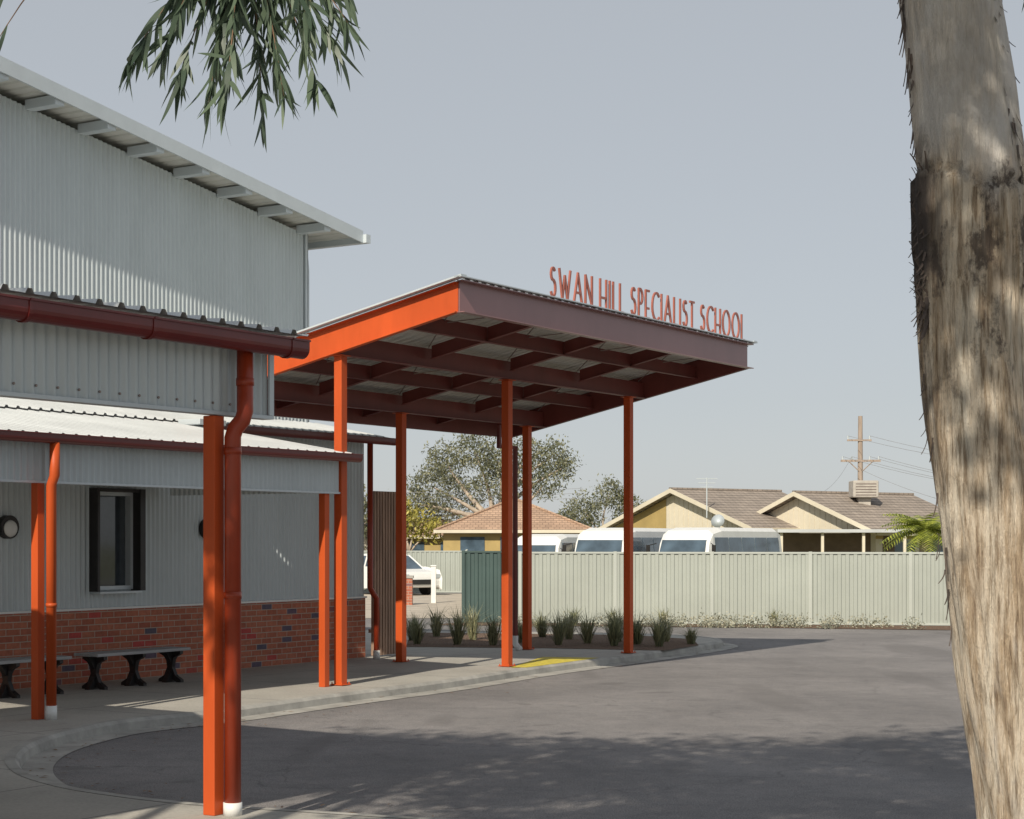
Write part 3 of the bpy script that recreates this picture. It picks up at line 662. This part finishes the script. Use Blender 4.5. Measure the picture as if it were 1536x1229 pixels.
# ------------------------------------------------------------------ vegetation
def leafcloud(name,blobs,n,size,mat,parent,clump=.35,nclump=40,droop=.5,aspect=.35,flat=1.0):
    V=[];F=[]; tot=sum(b[3]**2 for b in blobs)
    for (x,y,z,r) in blobs:
        k=int(n*r*r/tot); nc=max(4,int(nclump*r*r/tot*len(blobs)/1.0))
        d=R.normal(size=(nc,3)); d/=np.linalg.norm(d,axis=1)[:,None]
        cc=d*(R.uniform(.25,1,size=(nc,1))**.5)*r; cc[:,2]*=flat
        idx=R.randint(0,nc,k); cs=R.uniform(.5,1.3,nc)*clump
        P=cc[idx]+R.normal(size=(k,3))*cs[idx][:,None]*np.array([1,1,.7])+np.array([x,y,z])
        D=R.normal(size=(k,3)); D[:,2]-=droop*1.5; D/=np.linalg.norm(D,axis=1)[:,None]
        S=np.cross(D,R.normal(size=(k,3))); S/=np.linalg.norm(S,axis=1)[:,None]
        l=size*R.uniform(.6,1.3,size=(k,1)); w=l*aspect
        i0=len(V)
        q=np.stack([P-D*l/2,P+S*w/2,P+D*l/2,P-S*w/2],1).reshape(-1,3)
        V+=q.tolist(); F+=[(i0+4*j,i0+4*j+1,i0+4*j+2,i0+4*j+3) for j in range(k)]
    me=bpy.data.meshes.new(name); me.from_pydata(V,[],F); me.materials.append(mat)
    o=bpy.data.objects.new(name,me); COL.objects.link(o); 
    if parent: o.parent=parent
    return o
def limb(m,p,q,r0,r1,bend=.15,n=6,k=8):
    p=Vector(p);q=Vector(q);L=(q-p).length; o=Vector(R.uniform(-1,1,3))*L*bend; pts=[];rs=[]
    for i in range(n+1):
        t=i/n; pts.append(p.lerp(q,t)+o*math.sin(math.pi*t)); rs.append(r0+(r1-r0)*t)
    m.tube(pts,rs,k)
def bgtree(name,x,y,base,blobs,n,size,mat,tr=.35,trunkz=None,clump=.5,nclump=40):
    e=empty(name); bl=[(x+a,y+b_,c,r) for a,b_,c,r in blobs]
    m=MB(); tz=trunkz or min(b_[2] for b_ in bl)*.55
    limb(m,(x,y,base),(x+.2,y,tz),tr,tr*.75,.04)
    for b_ in bl: limb(m,(x+.2,y,tz),(b_[0],b_[1],b_[2]),tr*.55,tr*.12,.12)
    m.obj('trunk_and_limbs',M_bgbark,e,True)
    leafcloud('foliage',bl,n,size,mat,e,clump,nclump)
bgtree('gum_tree',-1.6,124,-.15,[(-3.8,0,5.6,1.6),(-2.9,1,7.3,1.6),(-1.0,0,8.2,1.5),(.8,-.5,6.2,1.7),(2.4,0,7.9,1.3),(4.3,.5,7.7,1.4),(3.8,0,5.8,1.2),(-4.8,0,4.4,1.2),(-1.4,1,5.2,1.3),(5.2,0,7.0,.9),(-3.2,0,3.6,1.2),(.6,0,7.4,1.2)],14000,.26,M_bgleaf,.38,3.2,.32,190)
bgtree('gum_tree',7.2,140,-.15,[(-1.6,0,4.3,1.5),(.4,0,5.6,1.2),(1.8,0,4.3,1.2),(3,1,3.6,1.0),(-3,0,3.3,1)],5200,.27,M_bgleaf,.22,2.0,.34,70)
bgtree('shrub_tree',-6.6,112,-.15,[(-1,0,3.3,1.2),(.5,0,3.0,1.0),(1.5,0,2.6,.8),(-.4,0,4.0,.7)],2600,.3,M_yleaf,.14,1.2,.32,50)
bgtree('shrub_tree',-10.5,112,-.15,[(0,0,4.2,1.6),(1.5,0,3.2,1.2)],2600,.3,M_bgleaf,.14,1.2,.36,50)
bgtree('gum_tree',46,170,-.15,[(0,0,6,3),(4,0,5,2.5)],4200,.45,M_bgleaf,.3,2.0,.5,70)
leafcloud('distant_trees',[(x,210+R.uniform(-10,10),1.2+R.uniform(-.5,1.0),R.uniform(2,3.4)) for x in np.arange(-60,110,5)],12000,.7,M_bgleaf,None,.9,300)

# palm
pa=empty('palm_tree'); cx,cy,cz=13.75,60,2.2
m=MB(); m.tube([(cx,cy,-.15),(cx,cy,cz)],[.22,.16],10); m.obj('trunk',M_pole,pa)
m=MB()
for k in range(60):
    az=R.uniform(0,2*math.pi); up=R.uniform(-.1,1.3); L=R.uniform(1.1,1.7); pts=[]
    for i in range(9):
        t=i/8; rr=L*t*math.cos(up*(1-t*.5)); zz=L*t*math.sin(up)-.55*t*t*L
        pts.append(Vector((cx+rr*math.cos(az),cy+rr*math.sin(az),cz+zz)))
    sd=Vector((-math.sin(az),math.cos(az),0))
    for i in range(1,9):
        for s in(-1,1):
            for q in(0,.5):
                p=pts[i].lerp(pts[i-1],q); t=(pts[i]-pts[i-1]).normalized(); ll=.30*math.sin(math.pi*(i/9*.85+.1))+.05
                tip=p+sd*s*ll+t*ll*.5-Vector((0,0,.12*ll/.3)); m.poly([p,p+t*.06,tip])
m.obj('fronds',M_palm,pa)

def tussock(name,x,y,h,w,n,mat,z=.005):
    m=MB()
    for k in range(n):
        az=R.uniform(0,6.283); sp=R.uniform(.1,1)*w; hh=h*R.uniform(.5,1.15); bx=R.uniform(-.06,.06);by=R.uniform(-.06,.06)
        d=Vector((math.cos(az),math.sin(az),0)); s=Vector((-d.y,d.x,0))*R.uniform(.004,.009)
        p0=Vector((x+bx,y+by,z)); p1=p0+d*sp*.4+Vector((0,0,hh*.6)); p2=p0+d*sp*1.25+Vector((0,0,hh*R.uniform(.55,1)))
        i=len(m.v); m.v+=[tuple(p0-s),tuple(p0+s),tuple(p1+s),tuple(p1-s),tuple(p2)]; m.f+=[(i,i+1,i+2,i+3),(i+3,i+2,i+4)]
    m.obj(name,mat)
for (x,y,h_,w_) in [(-1.75,33.2,.5,.4),(-1.0,33.0,.6,.5),(-.75,34.6,.55,.45),(-.35,32.8,.6,.4),(.12,33.6,.55,.45),(.85,32.9,.55,.45),(1.4,33.4,.55,.46),(1.85,32.6,.6,.45),(2.0,34.0,.65,.5),(2.65,32.4,.55,.45),(2.9,34.0,.5,.35),(3.3,33.2,.35,.3),(-1.5,35.8,.55,.45),(.6,35.6,.5,.45),(-1.9,34.4,.5,.35),(1.1,34.8,.55,.4),(2.3,33.1,.5,.4)]:
    tussock('grass_tussock',x,y,h_*R.uniform(.95,1.3),w_*1.1,150,M_grass)
bl=[]
for k in range(70):
    t=R.uniform(0,1); x=-.6+t*13.5; y=43.6-1.9*t-R.uniform(0,1.1); bl.append((x,y,-.06,R.uniform(.10,.26)))
leafcloud('groundcover_plants',bl,11000,.06,M_grey,None,.08,300,0,.5)
for x,y in((1.5,43.0),(2.4,43.2),(3.6,42.9),(6.2,42.6)): tussock('grass_tussock',x,y,.45,.3,100,M_grass,-.11)
m=MB()
for k in range(300):
    t=R.randint(20,len(kg)-30); p=kg[t]; q=np.array([p[0],p[1]])+R.normal(size=2)*.3; an=R.uniform(0,6.28); l=R.uniform(.02,.05)
    dx,dy=math.cos(an)*l,math.sin(an)*l; zt=-.102
    m.poly([(q[0]-dx,q[1]-dy,zt),(q[0]+dy*.25,q[1]-dx*.25,zt+.004),(q[0]+dx,q[1]+dy,zt),(q[0]-dy*.25,q[1]+dx*.25,zt+.003)])
m.obj('leaf_litter',M_litter)

# foreground gum
g=empty('gum_tree_foreground')
keys=[(-.1,2.56,.36),(0.2,2.50,.33),(.66,2.40,.31),(1.3,2.275,.285),(1.9,2.175,.268),(2.4,2.10,.252),(2.8,2.065,.243),(3.15,2.055,.245),(3.5,2.045,.232),(3.9,2.0,.225),(4.3,1.95,.22),(5,1.9,.2),(6,1.75,.17),(7.2,1.6,.12)]
m=MB(); n=96; zs=np.arange(-.1,7.2,.025)
kz=[k[0] for k in keys]
def nz(a,z,f,s): return math.sin(a*f+z*s+math.sin(z*1.7+a*2)*1.3)
for z in zs:
    cx_=np.interp(z,kz,[k[1] for k in keys]); rr=np.interp(z,kz,[k[2] for k in keys]); 
    for j in range(n):
        a=2*math.pi*j/n; ca,sa=math.cos(a),math.sin(a)
        am=1 if z<3.5 else .3
        d=.006*nz(a,z,5,1.1)+.004*nz(a,z,2,4)
        d+=.024*am*mn_.noise(Vector((ca*3.2,sa*3.2,z*.8)))+.018*am*mn_.noise(Vector((ca*9,sa*9,z*1.3)))+.011*am*mn_.noise(Vector((ca*22,sa*22,z*4)))
        rz=3.50+.05*math.sin(a*2+1)+.03*mn_.noise(Vector((ca*4,sa*4,1)))
        if abs(z-rz)<.02: d-=.018
        if z<rz and z>rz-.5: d+=.012*(1-(rz-z)/.5)+.022*max(0,mn_.noise(Vector((ca*5,sa*5,z*6))))
        m.v.append((cx_+(rr+d)*ca,8+(rr+d)*sa,z))
nr=len(zs)
for i in range(nr-1):
    for j in range(n): m.f.append((i*n+j,i*n+(j+1)%n,(i+1)*n+(j+1)%n,(i+1)*n+j))
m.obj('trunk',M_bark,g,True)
m=MB()
def strip(a,z,L,w,out,sgn):
    cx_=np.interp(z,kz,[q[1] for q in keys]); rr=np.interp(z,kz,[q[2] for q in keys])
    tn=Vector((-math.sin(a),math.cos(a),0)); nn=Vector((math.cos(a),math.sin(a),0)); i0=len(m.v); sw=R.uniform(-1,1)*.03
    for s in range(6):
        t=s/5; p=Vector((cx_,8,z))+nn*(rr-.004+out*t*t)+Vector((0,0,sgn*L*t))+tn*sw*t*t; ww=w*(1-t*.75)*(1+.3*R.normal())
        m.v+=[tuple(p-tn*ww+nn*.004),tuple(p+tn*ww)]
    for s in range(5): m.f.append((i0+2*s,i0+2*s+1,i0+2*s+3,i0+2*s+2))
for k in range(150): strip(math.pi+R.uniform(-.5,.4),R.uniform(2.85,3.55),R.uniform(.03,.13),R.uniform(.006,.022),R.uniform(.005,.045),R.choice([-1,1]))
for k in range(40): strip(math.pi+R.uniform(-.2,.2),R.uniform(3.5,4.5),R.uniform(.05,.14),R.uniform(.004,.010),R.uniform(.003,.02),-1)
for k in range(14): strip(math.pi+R.uniform(-.3,.3),R.uniform(1.5,2.7),R.uniform(.04,.12),R.uniform(.004,.012),R.uniform(.003,.03),-1)
for k in range(60): strip(R.uniform(-.9,.2),R.uniform(2.9,4.4),R.uniform(.05,.18),R.uniform(.006,.02),R.uniform(.005,.04),-1)
m.obj('peeling_bark_strips',M_barkstrip,g)
m=MB()
fb=[(.2,5.2,8.8,1.7),(1.9,6.0,9.3,1.7),(3.6,5.4,9.0,1.6),(5.0,4.2,8.6,1.5),(-1.3,4.4,8.6,1.5),(2.2,3.2,8.9,1.7),(.3,2.3,7.9,1.5),(4.2,1.9,8.2,1.4),(1.8,.2,7.2,1.4),(-.6,3.0,8.2,1.4)]
for b_ in fb: limb(m,(1.65,8,6.6),(b_[0],b_[1],b_[2]),.1,.025,.1)
m.obj('limbs',M_bgbark,g,True)
leafcloud('crown_foliage',fb,32000,.20,M_cleaf,g,.24,240,.6,.34)
g2=empty('gum_tree_overhanging')
fb2=[(-4.2,5.2,8.3,1.5),(-6.2,5.9,8.3,1.4),(-3.0,3.6,7.8,1.6),(-7.6,3.8,7.6,1.4),(-3.6,1.2,6.6,1.3),(-7.2,.9,6.4,1.3),(-2.6,4.9,8.6,1.5),(-1.9,2.6,7.6,1.4),(-2.9,2.2,7.3,1.3),(-5.2,5.6,8.6,1.1)]
m=MB(); limb(m,(-5.6,1.5,-.05),(-5.2,2.2,4.2),.27,.18,.03)
for b_ in fb2: limb(m,(-5.2,2.2,4.1),(b_[0],b_[1],b_[2]),.1,.025,.1)
limb(m,(-5.2,2.2,4.1),(-1.2,4.5,4.4),.07,.02,.06); limb(m,(-1.2,4.5,4.4),(-.66,4.5,3.42),.016,.006,.05); limb(m,(-1.2,4.5,4.4),(-1.0,4.45,3.42),.014,.006,.05)
m.obj('trunk_and_limbs',M_bgbark,g2,True)
leafcloud('crown_foliage',fb2,30000,.20,M_cleaf,g2,.28,270,.6,.34)
tw=MB(); lv=MB()
def blade(p,d,L,w,curl):
    d=d.normalized(); s=d.cross(Vector(R.normal(size=3))).normalized(); nn=s.cross(d); i=len(lv.v); K=6
    for k in range(K+1):
        t=k/K; ww=w*math.sin(math.pi*min(1,t*.93+.07))**.8*(1-.3*t); q=p+d*L*t+nn*curl*L*t*t-Vector((0,0,.15*L*t*t))
        lv.v+=[tuple(q-s*ww),tuple(q+s*ww)]
    for k in range(K): lv.f.append((i+2*k,i+2*k+1,i+2*k+3,i+2*k+2))
def spray(p,q,nl):
    p=Vector(p); q=Vector(q); o=Vector((0,0,.05)); pts=[p.lerp(q,k/8)+o*math.sin(math.pi*k/8) for k in range(9)]
    tw.tube(pts,[.0042-.0034*k/8 for k in range(9)],5)
    out=(q-p).normalized()
    for k in range(nl):
        t=R.uniform(.10,1)**.8; j=min(7,int(t*8)); b0=pts[j].lerp(pts[j+1],t*8-j)
        d=Vector((out.x*.55+R.normal()*.30,R.normal()*.4,-1+R.normal()*.30))
        blade(b0,d,R.uniform(.05,.115),R.uniform(.0050,.0095),R.normal()*.22)
root=(-.66,4.5,3.42); root2=(-1.0,4.45,3.42)
for q,nl in [((-.95,4.45,3.08),50),((-.88,4.55,3.14),48),((-.84,4.5,3.04),50),((-.76,4.5,2.99),56),((-.70,4.4,2.97),56),((-.63,4.55,2.98),54),((-.57,4.5,3.01),54),((-.49,4.55,3.05),54),((-.43,4.5,3.11),50),((-.40,4.5,3.18),46),((-.60,4.6,3.11),56),((-.74,4.5,3.12),56),((-.68,4.4,3.18),54),((-.5,4.4,3.18),52),((-.82,4.42,3.20),44),((-.45,4.6,3.24),42),((-.42,4.5,3.29),36)]:
    spray(root,q,nl)
for q,nl in [((-1.36,4.5,3.18),8),((-1.30,4.5,3.13),4)]: spray(root2,q,nl)
limb(tw,(1.7,8,5.4),(1.66,6.0,4.1),.02,.006,.05)
for q,nl in [((1.74,6.0,3.72),16),((1.82,6.1,3.74),12)]: spray((1.70,6.0,4.0),q,nl)
tw.obj('twigs',M_twig,g2,True); lv.obj('hanging_leaves',M_leaf,g2,True)

# ------------------------------------------------------------------ light, sky, camera
sd=Vector((.345,.94,-.72)).normalized()
L=bpy.data.lights.new('sun','SUN'); L.energy=5.0; L.angle=math.radians(.5); L.color=(1,.91,.76)
so=bpy.data.objects.new('sun',L); so.rotation_euler=sd.to_track_quat('-Z','Y').to_euler(); so.location=(0,0,30); COL.objects.link(so)
w=bpy.data.worlds.new('World'); scene.world=w; w.use_nodes=True; nt=w.node_tree
bg=nt.nodes['Background']; sk=N(nt,'ShaderNodeTexSky',sky_type='NISHITA'); sk.sun_disc=False
sk.sun_elevation=math.radians(35.8); sk.sun_rotation=math.radians(200.2); sk.dust_density=.5; sk.air_density=1.0; sk.ozone_density=1
hs=N(nt,'ShaderNodeHueSaturation'); hs.inputs['Saturation'].default_value=.5
nt.links.new(sk.outputs[0],hs.inputs['Color'])
haze=mix(nt,hs.outputs[0],(5.4,5.75,6.15),.7)
nt.links.new(haze,bg.inputs[0]); bg.inputs[1].default_value=.09
cam=bpy.data.cameras.new('camera'); co=bpy.data.objects.new('camera',cam); COL.objects.link(co)
cam.sensor_width=36; cam.lens=2700/1536*36; cam.shift_y=197.5/1536; cam.clip_end=3000; cam.clip_start=.1
co.location=(0,0,1.9); co.rotation_euler=(math.radians(90),0,0); scene.camera=co
